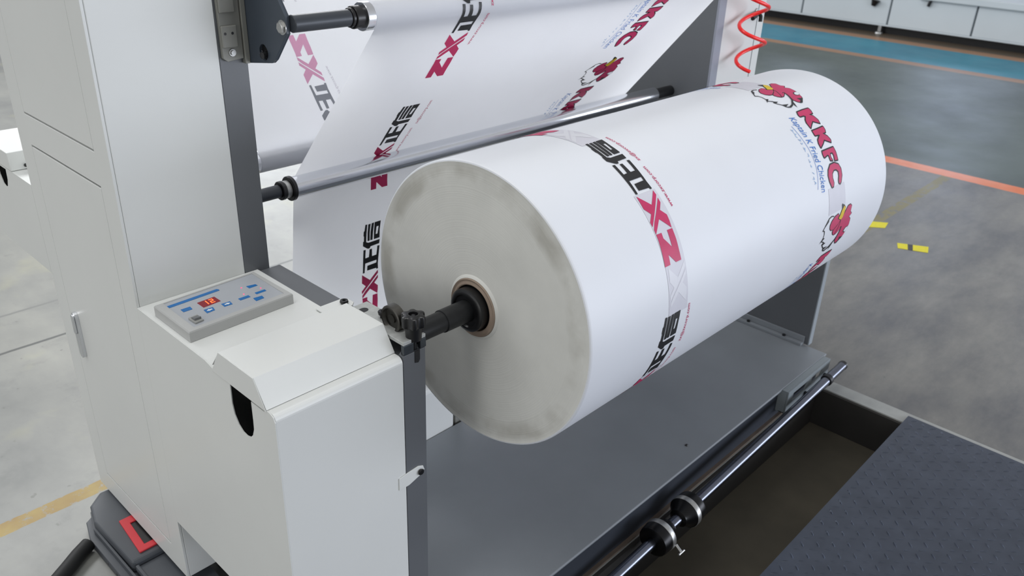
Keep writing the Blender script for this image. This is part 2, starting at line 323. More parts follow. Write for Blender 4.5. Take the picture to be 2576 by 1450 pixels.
b.build('trim_3', mat('pale_cement_kerb', (150, 152, 150), 0.7, var=0.08, scale=20))['kind'] = 'structure'

# hall shell far around (daylight comes in between)
WALLM = mat('hall_wall_paint', (178, 184, 188), 0.8, var=0.03)
PANE = mat('daylight_pane', (230, 238, 255), 0.3, emit=((206, 222, 255), 6.0))
WFR = mat('window_frame_paint', (120, 124, 128), 0.5)
b = B()
wins = [(5.2, 7.3, 3.7, 5.6), (9.6, 11.4, 1.9, 3.1), (0.6, 2.9, 3.7, 5.6), (-3.9, -1.6, 3.7, 5.6), (-8.4, -6.1, 3.7, 5.6)]  # leading pair follows the floor reflections; the rest are added for the roller highlight
b.prism(rect(-12, 22, FZ, 6.4), 23.0, 23.2, 'x', holes=[rect(*w_) for w_ in wins])
b.build('wall_right', WALLM)['kind'] = 'structure'
for k_, w_ in enumerate(wins):
    b = B(); b.box(23.10, 23.12, w_[0], w_[1], w_[2], w_[3]); wo = b.build('window_%d' % (k_ + 1), PANE); wo['kind'] = 'structure'
    b = B(); ym = (w_[0] + w_[1]) / 2; b.box(23.06, 23.099, ym - 0.03, ym + 0.03, w_[2], w_[3]); b.build('glazing_bar', WFR, wo)

# tread plate over the near part of the pit
b = B()
cx0, cx1, cy0, cy1, cz = 0.25, 2.935, -1.5, 0.655, FZ + 0.008
b.box(cx0, cx1, cy0, cy1, FZ + 0.0035, cz)
b2 = B()
i = 0; P_ = 0.0335
ny = int((cy1 - cy0) / P_)
for iy in range(ny):
    for ix in range(int((cx1 - cx0) / P_)):
        x = cx0 + P_ * (ix + 0.5); y = cy0 + P_ * (iy + 0.5)
        if y > cy1 - 0.02 or x > cx1 - 0.012: continue
        if y < -0.9: continue
        d = math.radians(45 if (ix + iy) % 2 else -45)
        L, w_, h = 0.0135, 0.0040, 0.0024
        ca, sa = math.cos(d), math.sin(d)
        prof = [(-1, 0), (-0.55, 0.8), (0, 1), (0.55, 0.8), (1, 0)]
        vs = []
        for t, q in prof:
            for sgn, hh in ((-1, 0), (0, 1), (1, 0)):
                px, py = t * L, sgn * q * w_
                vs.append((x + px * ca - py * sa, y + px * sa + py * ca, cz + hh * h * q - 0.0001))
        fs = []
        for k in range(4):
            for q in range(2): fs.append((k * 3 + q, k * 3 + q + 1, (k + 1) * 3 + q + 1, (k + 1) * 3 + q))
        b2.add(vs, fs, 0, True)
b.v_n = len(b.v)
b.add(b2.v, b2.f, 0, True)
tp = b.build('tread_plate', CHECK)
tag(tp, 'dark steel tread plate with raised teardrops covering the near part of the floor pit', 'steel plate')

# loose bits of hazard tape on the floor
def tape(name, q, mats, label):
    bb = B()
    n_ = len(mats)
    for k, mi in enumerate(mats):
        f0, f1 = k / n_, (k + 1) / n_
        def L_(a_, c_, f): return (a_[0] + (c_[0] - a_[0]) * f, a_[1] + (c_[1] - a_[1]) * f)
        sk = 0.12 if 0 < k < n_ else 0
        p = [L_(q[0], q[1], f0), L_(q[0], q[1], f1), L_(q[3], q[2], f1), L_(q[3], q[2], f0)]
        bb.prism(p, FZ + 0.0006, FZ + 0.0014, 'z', mi=mi)
    tag(bb.build(name, [TAPEY, TAPEK]), label, 'tape', 'scraps of tape on the floor')
tape('floor_tape', [(4.627, 1.343), (4.705, 1.199), (4.615, 1.171), (4.554, 1.312)], [0, 0, 1, 0, 0, 0], 'short strip of yellow and black hazard tape lying alone on bare concrete')
tape('floor_tape', [(4.83, 1.60), (4.90, 1.50), (4.80, 1.48), (4.73, 1.57)], [0], 'bright yellow scrap of tape at the near end of the worn floor line')

# ------------------------------------------------------------------ base plate under the roll
base = thing('machine_base', (1.95, 1.33, FZ), 'wide flat grey steel base plate lying under the printed fabric roll', 'machine base')
b = B(); b.box(0.99, 2.93, 1.000, 1.664, 0.040, 0.050)
b.build('top_plate', BASEP, base, bevel=0.003)
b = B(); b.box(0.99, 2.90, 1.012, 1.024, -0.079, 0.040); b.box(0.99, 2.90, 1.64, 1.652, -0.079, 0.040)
b.build('front_skirt', mat('dark_blue_grey_skirt', (46, 51, 60), 0.5, var=0.08), base, bevel=0.001)  # shade of the pit and plate put into a darker colour
b = B(); b.box(0.99, 2.90, 1.000, 1.012, -0.0795, -0.073)
b.build('bottom_flange', mat('rusty_brown_edge', (96, 84, 74), 0.6, var=0.15, scale=20), base)
# open channel bracket at the far end, with its slots
b = B()
sl = lambda a0, a1, z0, z1: [(a0, z0), (a1 - 0.02, z0), (a1, z1), (a0 + 0.004, z1)]
b.prism(rect(2.56, 2.905, -0.045, 0.049), 0.972, 0.978, 'y', holes=[sl(2.60, 2.72, -0.002, 0.028), sl(2.75, 2.85, 0.004, 0.030)])
b.box(2.56, 2.905, 0.978, 1.0, 0.044, 0.049); b.box(2.56, 2.566, 0.9785, 1.012, -0.045, 0.0435); b.box(2.56, 2.905, 0.9785, 1.0, -0.045, -0.040)
b.build('slotted_channel', mat('light_grey_channel', (132, 140, 144), 0.45, var=0.05), base, bevel=0.001)
for hx_, hz_ in ((2.862, 0.0), (2.70, -0.01)):
    b = B(); b.box(hx_, hx_ + 0.01, 0.950, 0.9715, hz_ - 0.02, hz_); b.build('bar_hook', BLKST, base)
b = B(); b.lathe((2.02, 1.06, 0.050), (0, 0, 1), [(0, .006), (0.003, .005), (0.006, 0.001)], 10)
b.build('grease_nipple', BLACK, base)

# ------------------------------------------------------------------ near stand: tower cabinet with its arm
X0, X1 = 0.625, 0.890
near = thing('unwinder_stand', (0.78, 1.72, 0.0), 'white powder-coated machine tower with control arm at the near end of the roll', 'machine cabinet')
TY0, TY1, TH = 1.700, 2.245, 2.30
b = B(); b.box(X0 + 0.006, X1, TY0 + 0.0, TY1, 0, TH)
b.build('tower_cover', WHITE, near, bevel=0.002)
b = B(); b.prism(rect(TY0, TY1, 0, TH), X0 - 0.001, X0 + 0.0055, 'x', holes=[rect(1.772, 2.168, 1.150, 2.20), rect(1.772, 2.168, 0.072, 1.074)])
b.build('side_frame', WHITE, near, bevel=0.0008)
b = B(); b.prism(rect(1.7735, 2.1665, 1.155, 2.198), X0 - 0.001, X0 + 0.0035, 'x')
b.build('upper_panel', WHITE, near, bevel=0.0008)
b = B(); b.prism(rect(1.7735, 2.1665, 0.077, 1.069), X0 - 0.001, X0 + 0.0035, 'x')
door = b.build('cabinet_door', WHITE, near, bevel=0.0008)
b = B()
prof = arc(2.120, 0.622, 0.013, 0, 180, 8) + arc(2.120, 0.512, 0.013, 180, 360, 8)
b.prism(prof, X0 - 0.010, X0 - 0.001, 'x')
prof = arc(2.120, 0.622, 0.008, 0, 180, 8) + arc(2.120, 0.580, 0.008, 180, 360, 8)
b.prism(prof, X0 - 0.014, X0 - 0.010, 'x')
b.build('door_handle', CHROME, door, bevel=0.003)
for (fx, fy) in ((0.77, 1.76), (0.77, 2.18), (0.85, 1.76), (0.85, 2.18)):
    b = B(); b.lathe((fx, fy, FZ + 0.0005), (0, 0, 1), [(0, .035), (0.012, .035), (0.018, .012), (0.0795, .012)], 20); b.build('levelling_foot', BLACK, near)

# arm cover built of sheet with a finger slot in its side
AY0, AY1, AZ0, AZ1 = 1.148, 1.700, 0.195, 0.810
slot = [(1.305, 0.7985), (1.307, 0.752), (1.302, 0.728), (1.290, 0.710), (1.276, 0.701), (1.262, 0.699), (1.248, 0.703), (1.238, 0.713), (1.231, 0.730), (1.2295, 0.752), (1.229, 0.7955), (1.183, 0.7955), (1.183, 0.7985)]
b = B()
b.prism([(AY1 - 0.0005, AZ0), (AY1 - 0.0005, AZ1), (1.40, AZ1), (1.36, 0.8015), (1.164, 0.8015), (1.153, 0.797), (1.148, 0.787), (1.148, AZ0)], X0 - 0.001, X0 + 0.001, 'x', holes=[slot])
prof = [(AY1 - 0.0005, AZ1 - 0.0015), (AY1 - 0.0005, AZ1)] + [(1.40, AZ1), (1.36, 0.8015)] + [(y, z) for y, z in arc(1.162, 0.7875, 0.014, 90, 180, 6)] + [(1.148, AZ0), (1.150, AZ0)] + [(1.150, 0.7875)] + [(y, z) for y, z in reversed(arc(1.162, 0.7875, 0.012, 90, 180, 6))] + [(1.36, 0.7995)]
b.prism(prof, X0 + 0.0012, 0.9235, 'x')
b.box(X0 + 0.0012, 0.9235, 1.151, AY1 - 0.001, AZ0, AZ0 + 0.002)
b.build('arm_cover', WHITE, near)
b = B()   # hood over the shaft end
hp = [(1.174, 0.8025), (1.2095, 0.857), (1.335, 0.857), (1.371, 0.812), (1.369, 0.812), (1.3335, 0.8555), (1.2105, 0.8555), (1.1755, 0.8025)]
b.prism(hp, X0 - 0.001, 0.925, 'x')
b.prism([(1.174, 0.7995), (1.2095, 0.8568), (1.335, 0.8568), (1.3715, 0.7995)], X0 - 0.0025, X0 - 0.001, 'x')
b.build('hood', WHITE, near, bevel=0.0008)
b = B(); b.prism([(0.905, 1.385), (0.975, 1.385), (0.986, 1.395), (0.986, 1.418), (0.975, 1.427), (0.905, 1.427)], 0.8115, 0.815, 'z')
tab = b.build('cover_tab', WHITE, near, bevel=0.0008)
b = B(); b.lathe((0.966, 1.404, 0.815), (0, 0, 1), [(0, 0.007), (0.004, 0.010), (0.008, 0.009), (0.0082, 0.004), (0.004, 0.003)], 18); b.build('screw', BLACK, tab)
# frame plates
b = B()
sy, sz, sr = 1.1825, 0.8214, 0.027
notch = [(sy + sr, 0.804)] + [(sy + sr * math.cos(math.radians(a_)), 0.8214 + sr * math.sin(math.radians(a_))) for a_ in range(-20, -161, -20)] + [(sy - sr, 0.804)]
b.prism([(1.148, 0.0), (1.700, 0.0), (1.700, 0.804)] + notch + [(1.148, 0.804)], 0.9255, 0.985, 'x')
b.build('arm_plate', DARK, near, bevel=0.001)
b = B(); b.box(0.8905, 0.957, 1.7005, 2.20, 0, TH)
b.build('tower_plate', DARK, near, bevel=0.001)
b = B()
b.prism([(0.903, 0.468), (0.930, 0.468), (0.968, 0.480), (0.976, 0.488), (0.972, 0.500), (0.958, 0.506), (0.928, 0.504), (0.903, 0.500)], 1.1455, 1.1478, 'y')
lt = b.build('latch_tab', WHITE, near, bevel=0.0006)
b = B(); b.lathe((0.963, 1.1455, 0.489), (0, -1, 0), [(0, 0.006), (0.004, 0.008), (0.006, 0.006)], 16); b.build('screw', BLACK, lt)

# control panel on the arm
cp = B()
fr = [(0.6368, 1.638), (0.8857, 1.6477), (0.8880, 1.4881), (0.6365, 1.4800)]
inn = [(0.6564, 1.6339), (0.8757, 1.6406), (0.8742, 1.503), (0.6541, 1.4935)]
def mid(p, q, f): return (p[0] + (q[0] - p[0]) * f, p[1] + (q[1] - p[1]) * f)
c_ = (0.762, 1.565)
top_ = [mid(p, c_, 0.015) for p in fr]
vs = [(p[0], p[1], 0.8105) for p in fr] + [(p[0], p[1], 0.832) for p in fr] + [(p[0], p[1], 0.835) for p in top_] + [(p[0], p[1], 0.835) for p in inn] + [(p[0], p[1], 0.8335) for p in inn]
fs = []
for lvl in range(4):
    for k in range(4): j = (k + 1) % 4; fs.append((lvl * 4 + k, lvl * 4 + j, lvl * 4 + 4 + j, lvl * 4 + 4 + k))
cp.add(vs, fs)
panel = cp.build('control_panel', PANELG, near)
b = B(); b.prism(inn, 0.8325, 0.8338, 'z'); b.build('membrane', PANELM, panel)
def pad(name, q, m, z0=0.8338, z1=0.8346, bev=0.0): 
    bb = B(); bb.prism(q, z0, z1, 'z'); return bb.build(name, m, panel, bevel=bev)
pad('title_strip', [(0.6541, 1.6182), (0.7755, 1.6228), (0.7783, 1.6180), (0.7775, 1.6127), (0.6546, 1.6079)], BLUE)
pad('key', [(0.671, 1.5846), (0.6923, 1.5842), (0.6906, 1.5703), (0.6704, 1.5705)], BLUE)
pad('key', [(0.706, 1.5507), (0.7269, 1.5496), (0.7237, 1.5344), (0.7042, 1.5323)], BLUE)
pad('key', [(0.7471, 1.5505), (0.7672, 1.549), (0.765, 1.534), (0.746, 1.5348)], BLUE)
pad('key', [(0.8316, 1.5911), (0.8523, 1.5863), (0.8529, 1.5778), (0.8316, 1.5778)], BLUE)
pad('key', [(0.8286, 1.5494), (0.8538, 1.5497), (0.8531, 1.5413), (0.8283, 1.5408)], BLUE)
pad('key', [(0.7866, 1.5483), (0.8119, 1.5483), (0.8114, 1.5382), (0.7865, 1.5381)], BLUE)
pad('key', [(0.8119, 1.528), (0.8328, 1.5263), (0.8306, 1.5137), (0.8101, 1.5124)], BLUE)
WH2 = mat('white_key_arrow', (226, 230, 232), 0.5)
def arrow(x, y, s_):
    return [(x - 0.007 * s_, y), (x, y + 0.0045), (x, y + 0.002), (x + 0.006 * s_, y + 0.002), (x + 0.006 * s_, y - 0.002), (x, y - 0.002), (x, y - 0.0045)]
pad('key_symbol', arrow(0.7155, 1.5420, 1), WH2, 0.8346, 0.8350)
pad('key_symbol', arrow(0.7570, 1.5420, -1), WH2, 0.8346, 0.8350)
disp = pad('display', [(0.7116, 1.5899), (0.7532, 1.5922), (0.7536, 1.5643), (0.7115, 1.561)], DISP)
def digit(ox, oy, segs):
    bb = B(); w_, h_, t = 0.0088, 0.0185, 0.0019; sh = 0.0012
    R = {'a': (0, w_, h_ - t, h_), 'g': (0, w_, h_ / 2 - t / 2, h_ / 2 + t / 2), 'd': (0, w_, 0, t), 'f': (0, t, h_ / 2, h_), 'b': (w_ - t, w_, h_ / 2, h_), 'e': (0, t, 0, h_ / 2), 'c': (w_ - t, w_, 0, h_ / 2)}
    for s_ in segs:
        x0, x1, y0, y1 = R[s_]
        bb.prism([(ox + x0 + sh * y0 / h_, oy + y0), (ox + x1 + sh * y0 / h_, oy + y0), (ox + x1 + sh * y1 / h_, oy + y1), (ox + x0 + sh * y1 / h_, oy + y1)], 0.8347, 0.8351, 'z')
    return bb
bb = digit(0.7195, 1.5675, 'bc'); bb2 = digit(0.7345, 1.568, 'abged')
bb.add(bb2.v, bb2.f); bb.build('digits', DIGIT, panel)
for (lx, ly) in ((0.8198, 1.5916), (0.8511, 1.5618), (0.8077, 1.5604)):
    bb = B(); bb.lathe((lx, ly, 0.8338), (0, 0, 1), [(0, 0.0016), (0.0008, 0.0014), (0.0012, 0.0004)], 10); bb.build('indicator_light', LEDM, panel)
bb = B(); bb.prism([(0.6624, 1.5338), (0.6841, 1.5358), (0.6834, 1.5065), (0.6636, 1.5042)], 0.8338, 0.838, 'z')
bb.build('rocker_switch', mat('switch_bezel', (150, 151, 148), 0.4), panel, bevel=0.0008)
bb = B(); bb.prism([(1.529, 0.838), (1.529, 0.8395), (1.512, 0.8435), (1.512, 0.838)], 0.6665, 0.681, 'x')
bb.build('switch_rocker', mat('switch_key', (106, 108, 110), 0.4), panel, bevel=0.0006)

# shaft clamp on the arm end
b = B()
def ring_notch(): return []
b.prism([(0.9275, 1.205), (0.9275, 1.3465), (0.942, 1.3465), (0.987, 1.3465), (0.987, 1.2110), (0.9745, 1.2085), (0.9745, 1.1565), (0.987, 1.1560), (0.987, 1.149), (0.9715, 1.149), (0.9715, 1.166), (0.9535, 1.166), (0.9535, 1.149), (0.9275, 1.149)], 0.827, 0.835, 'z')
b.box(0.975, 0.987, 1.235, 1.3465, 0.8055, 0.827)
clamp = b.build('shaft_clamp', BRACK, near, bevel=0.0006)
for jx_ in ((0.9275, 0.9535), (0.9715, 0.987)):
    b = B(); b.box(jx_[0], jx_[1], 1.1475, 1.157, 0.8050, 0.8268); b.build('clamp_jaw', JAW, clamp, bevel=0.0006)
b = B(); b.prism([(0.9555, 0.8045), (0.9695, 0.8045), (0.9695, 0.781), (0.965, 0.7745), (0.9555, 0.777)], 1.1470, 1.1478, 'y'); b.build('bolt_slot', BLACK, clamp)
b = B()   # dark D-shaped slot and oil marks are seen on the back end of the clamp
b.prism(arc(0.958, 1.318, 0.009, -90, 90, 8) + [(0.950, 1.327), (0.950, 1.309)], 0.8351, 0.8355, 'z'); b.build('slot', BLACK, clamp)
b = B(); b.lathe((0.966, 1.264, 0.835), (0, 0, 1), [(0, 0.006), (0.006, 0.006), (0.008, 0.0095), (0.014, 0.0105), (0.016, 0.009), (0.016, 0.004), (0.012, 0.0035)], 20); b.build('screw', BLACK, clamp)
b = B(); b.lathe((0.947, 1.216, 0.8555), (1, 0, 0), [(0.004, 0.0), (0.004, 0.010), (0.0075, 0.0105), (0.0075, 0.0225), (0.0005, 0.0250), (0.0, 0.0285), (0.002, 0.0305), (0.0195, 0.0305), (0.0215, 0.0285), (0.0215, 0.012)], 48, caps=False)
b.build('bearing_wheel', mat('worn_bearing_steel', (92, 90, 86), 0.35, metal=0.9, var=0.2, scale=60), clamp)
b = B()
ks = []
for k in range(72):
    a_ = 2 * PI * k / 72; r_ = 0.0240 + 0.0030 * math.tanh(1.6 * math.cos(6 * a_ + 0.6))
    ks.append((math.cos(a_) * r_, math.sin(a_) * r_))
kx, ky = 0.9625, 1.158
nk = len(ks); vs = []; 
lv = [(0.858, 0.80), (0.861, 0.97), (0.866, 1.0), (0.880, 1.0), (0.8845, 0.96), (0.886, 0.86), (0.8862, 0.50)]
for z, q in lv: vs += [(kx + p[0] * q, ky + p[1] * q, z) for p in ks]
fs = [tuple(range(nk)), ]
for q in range(len(lv) - 1):
    for k in range(nk): j = (k + 1) % nk; fs.append((q * nk + k, q * nk + j, (q + 1) * nk + j, (q + 1) * nk + k))
b.add(vs, fs, 0, True)
b.lathe((kx, ky, 0.780), (0, 0, 1), [(0, 0.0065), (0.048, 0.0065), (0.048, 0.0165), (0.080, 0.0185)], 24)
b.lathe((kx, ky, 0.886), (0, 0, 1), [(0, 0.0145), (0.001, 0.0135), (0.001, 0.010), (-0.005, 0.009), (-0.005, 0.005), (-0.002, 0.004), (-0.002, 0.0)], 24, caps=False)
b.build('clamp_knob', BLACK, clamp)

# rear arm of the same tower
RZ0, RZ1 = 0.704, 0.950
ra = B()
rslot = [(2.430, 0.945), (2.434, 0.915), (2.447, 0.893), (2.462, 0.888), (2.478, 0.893), (2.492, 0.915), (2.497, 0.945)]
ra.prism([(TY1 + 0.0005, RZ0), (TY1 + 0.0005, RZ1), (2.80, RZ1), (2.80, RZ0)], X0 - 0.001, X0 + 0.001, 'x', holes=[rslot])
ra.box(X0 + 0.001, 0.925, TY1 + 0.0005, 2.80, RZ1 - 0.002, RZ1); ra.box(X0 + 0.001, 0.925, TY1 + 0.0005, 2.80, RZ0, RZ0 + 0.002); ra.box(X0 + 0.001, 0.925, 2.798, 2.80, RZ0 + 0.002, RZ1 - 0.002); ra.box(0.923, 0.925, TY1 + 0.0005, 2.798, RZ0 + 0.002, RZ1 - 0.002)
ra.build('rear_arm_cover', WHITE, near)
b = B(); b.prism([(2.381, 0.951), (2.386, 1.000), (2.54, 1.000), (2.60, 0.951)], X0 - 0.002, 0.925, 'x'); b.build('rear_hood', WHITE, near, bevel=0.0015)
b = B(); b.lathe((0.66, 2.378, 0.962), (0, -1, 0), [(0, .005), (.006, .004)], 10); b.build('screw', BLACK, near)

# carriage and roller bracket high on the tower
b = B()
b.prism([(0.895, 1.322), (0.905, 1.314), (0.943, 1.318), (0.9435, 1.58), (0.893, 1.58)], 1.690, 1.700, 'y')
b.box(0.9445, 0.956, 1.686, 1.700, 1.306, 1.58)
car = b.build('carriage_plate', PLATE, near, bevel=0.0015)
for zc_ in (1.368, 1.440, 1.512):
    b = B(); b.prism(rect(0.8945, 0.930, zc_ - 0.024, zc_ + 0.022), 1.684, 1.6895, 'y'); b.build('mount_pad', PLATE, car, bevel=0.002)
    for hx in (0.902, 0.919):
        b = B(); b.lathe((hx, 1.6842, zc_ + 0.006), (0, -1, 0), [(0, 0.0032), (0.0006, 0.003)], 10); b.build('bolt_hole', BLACK, car)
b = B(); b.lathe((0.9165, 1.690, 1.333), (0, -1, 0), [(0, 0.009), (0.003, 0.008), (0.003, 0.0055), (0.007, 0.0055), (0.007, 0.0025)], 12); b.build('set_screw', STEEL, car)
b = B()
b.prism([(1.690, 1.306), (1.600, 1.320), (1.587, 1.329), (1.534, 1.389), (1.534, 1.424), (1.590, 1.500), (1.60, 1.56), (1.690, 1.58)], 0.9565, 0.9635, 'x', holes=[arc(1.630, 1.338, 0.017, 0, 350, 20)])
b.prism([(1.690, 1.306), (1.600, 1.320), (1.587, 1.329), (1.534, 1.389), (1.534, 1.424), (1.590, 1.500), (1.60, 1.56), (1.690, 1.58), (1.689, 1.578), (1.602, 1.558), (1.592, 1.499), (1.537, 1.423), (1.537, 1.390), (1.588, 1.332), (1.601, 1.323), (1.689, 1.309)], 0.9635, 0.9665, 'x')
br = b.build('roller_bracket', SLATE, near, bevel=0.001)
b = B(); b.lathe((0.948, 1.547, 1.401), (1, 0, 0), [(0, 0.010), (0.001, 0.012), (0.0085, 0.012)], 6); b.lathe((0.9545, 1.547, 1.401), (1, 0, 0), [(0, 0.015), (0.002, 0.015)], 24)
b.build('hex_bolt', STEEL, br)
b = B(); b.lathe((0.9640, 1.630, 1.338), (1, 0, 0), [(0, 0.0185), (0.004, 0.0185)], 20); b.lathe((0.946, 1.620, 1.334), (1, 0.12, 0.05), [(0, 0.005), (0.0005, 0.0075), (0.018, 0.0085)], 18); b.build('pin', BLACK, br)

# ------------------------------------------------------------------ far stand
far = thing('far_stand', (3.14, 1.90, 0.0), 'white machine column with dark inner plate at the far end of the roll', 'machine cabinet')
b = B(); b.box(2.935, 2.985, 1.700, 2.20, 0, TH); b.build('tower_plate', DARK, far, bevel=0.001)
b = B(); b.box(2.9352, 2.985, 1.690, 1.6995, 0.81, TH); b.build('edge_strip', mat('lavender_grey_edge', (140, 144, 156), 0.45, var=0.03), far)
b = B(); b.box(2.99, 3.322, 1.700, TY1, 0, TH); b.build('tower_cover', WHITE, far, bevel=0.003)
b = B(); b.box(3.262, 3.264, 1.6985, 1.6998, 0.02, TH - 0.02); b.build('panel_seam', SEAM, far)
b = B(); b.box(2.935, 2.965, 1.085, 1.6995, 0.0505, 0.804)
b.build('arm_plate', DARK, far)
b = B(); b.box(2.9352, 2.965, 1.080, 1.0845, 0.0505, 0.804); b.build('edge_strip', mat('pale_grey_edge', (146, 154, 160), 0.45, var=0.03), far)
b = B(); b.box(2.905, 2.9345, 1.10, 1.60, 0.0505, 0.062); b.box(2.925, 2.9345, 1.10, 1.60, 0.0625, 0.085); b.build('angle_foot', BASEP, far, bevel=0.001)
for y_ in (1.18, 1.34): 
    b = B(); b.lathe((2.916, y_, 0.062), (0, 0, 1), [(0, 0.007), (0.006, 0.007)], 6); b.build('hex_bolt', BLKST, far)
b = B(); b.tube([(3.245, 1.690, 1.232), (3.243, 1.675, 1.215), (3.240, 1.672, 1.195)], 0.008, 10); b.tube([(3.245, 1.69, 1.228), (3.205, 1.675, 1.222), (3.165, 1.668, 1.214)], 0.008, 10)
b.build('elbow_fitting', BLKST, far)
b = B(); b.lathe((3.245, 1.6995, 1.232), (0, -1, 0), [(0, 0.012), (0.006, 0.012), (0.008, 0.006)], 14); b.build('fitting_nut', STEEL, far)

# red coiled air hose hanging in front of the far column
pts = []
for k in range(0, 161):
    t = k / 160.0; z = 1.62 - t * 0.590; a_ = 2 * PI * (z - 1.249) / 0.135
    r_ = 0.070
    pts.append((3.090 + r_ * math.cos(a_) + (1.249 - z) * 0.12, 1.625 - r_ * 0.66 * math.sin(a_), z))
b = B(); b.tube(pts, 0.0075, 10)
tag(b.build('coiled_hose', REDH), 'bright red coiled air hose hanging in front of the far column', 'hose')

# ------------------------------------------------------------------ guide rollers
def roller(label, y, z, r, x0, x1, parts):
    t = thing('guide_roller', ((x0 + x1) / 2, y, z), label, 'roller', 'steel rollers guiding the fabric')
    b = B(); b.lathe((x0, y, z), (1, 0, 0), [(0, r * 0.72), (0, r - 0.001), (0.001, r), (x1 - x0 - 0.001, r), (x1 - x0, r - 0.001), (x1 - x0, r * 0.72)], 64); b.build('roller_tube', CHROME, t)
    for nm, xa, xb, rr, m in parts:
        b = B(); c = min(0.0015, rr * 0.1); b.lathe((xa, y, z), (1, 0, 0), [(0, rr - c), (c, rr), (xb - xa - c, rr), (xb - xa, rr - c)], 40); b.build(nm, m, t)
    return t
roller('long bright steel guide roller running just above the fabric roll', 1.864, 0.925, 0.029, 1.14, 2.815,
       [('end_flange', 1.128, 1.1395, 0.0335, BLACK), ('bearing_sleeve', 1.112, 1.128, 0.024, STEEL), ('bearing_collar', 1.100, 1.112, 0.0255, BLACK), ('shaft', 0.958, 1.100, 0.0175, GREYST), ('shaft', 2.8155, 2.934, 0.021, BLKST)])
roller('upper guide roller with silver end ring on a dark shaft, fabric wrapped over it', 1.531, 1.409, 0.031, 1.142, 2.815,
       [('end_cap', 1.150, 1.156, 0.0215, BLACK), ('bearing_collar', 1.118, 1.149, 0.0245, BLACK), ('shaft_lip', 1.110, 1.118, 0.021, BLACK), ('shaft', 0.9675, 1.110, 0.0180, GREYST)])
roller('lower guide roller behind the tower, wrapped by the rear sheet of fabric', 2.081, 0.939, 0.032, 1.11, 2.815,
       [('shaft', 0.958, 1.109, 0.0175, GREYST)])

# ------------------------------------------------------------------ printing on fabric
class Printer:
    """flat print (x across, s along the cloth) laid on a curved surface by mp(x, s, lift)"""
    def __init__(s, mp): s.mp = mp; s.b = B()
    def poly(s, pts, mi, lift, holes=()):
        loops = [pts] + list(holes); flat = [p for l in loops for p in l]
        tris = tessellate_polygon([[Vector((p[0], p[1], 0)) for p in l] for l in loops])
        s.tris(flat, tris, mi, lift)
    def tris(s, flat, tris, mi, lift):
        bm = bmesh.new(); vs = [bm.verts.new((p[0], p[1], 0)) for p in flat]
        for t in tris:
            try: bm.faces.new([vs[i] for i in t])
            except ValueError: pass
        lo = min(p[1] for p in flat); hi = max(p[1] for p in flat); st = 0.008
        for k in range(int(math.floor(lo / st)) + 1, int(math.ceil(hi / st))):
            bmesh.ops.bisect_plane(bm, geom=bm.verts[:] + bm.edges[:] + bm.faces[:], plane_co=(0, k * st, 0), plane_no=(0, 1, 0), dist=1e-7)
        bm.verts.ensure_lookup_table(); bm.verts.index_update()
        s.b.add([s.mp(v.co.x, v.co.y, lift) for v in bm.verts], [tuple(v.index for v in f.verts) for f in bm.faces], mi, True)
        bm.free()
    def stroke(s, pts, w, mi, lift, closed=False):
        n = len(pts); rng = range(n if closed else n - 1)
        for i in rng:
            a_, c_ = pts[i], pts[(i + 1) % n]; dx, dy = c_[0] - a_[0], c_[1] - a_[1]; L = math.hypot(dx, dy) or 1e-6
            nx, ny = -dy / L * w, dx / L * w
            s.poly([(a_[0] + nx, a_[1] + ny), (c_[0] + nx, c_[1] + ny), (c_[0] - nx, c_[1] - ny), (a_[0] - nx, a_[1] - ny)], mi, lift)
        for i in range(n): s.poly([(pts[i][0] + w * math.cos(k * PI / 4), pts[i][1] + w * math.sin(k * PI / 4)) for k in range(8)], mi, lift)
_txt = {}
def text2d(body, shear=0.0, bold=0.0):
    key = (body, shear, bold)
    if key not in _txt:
        cu = bpy.data.curves.new('t', 'FONT'); cu.body = body; cu.size = 1; cu.shear = shear; cu.offset = bold; cu.resolution_u = 3
        o = bpy.data.objects.new('t', cu); COL.objects.link(o); dg = bpy.context.evaluated_depsgraph_get(); dg.update()
        me = o.evaluated_get(dg).to_mesh(); me.calc_loop_triangles()
        vs = [(v.co.x, v.co.y) for v in me.vertices]; ts = [tuple(t.vertices) for t in me.loop_triangles]
        o.evaluated_get(dg).to_mesh_clear(); bpy.data.objects.remove(o); bpy.data.curves.remove(cu)
        _txt[key] = (vs, ts)
    return _txt[key]
L0, L1, L2, L3 = 0.0005, 0.0008, 0.0011, 0.0014
def U(p, x0, s0, sh=0.0, Ls=0.345): return [(x0 + a_ * 1e-4 - sh * max(0.0, 1 - c_ * 1e-4 / Ls), s0 + c_ * 1e-4) for a_, c_ in p]
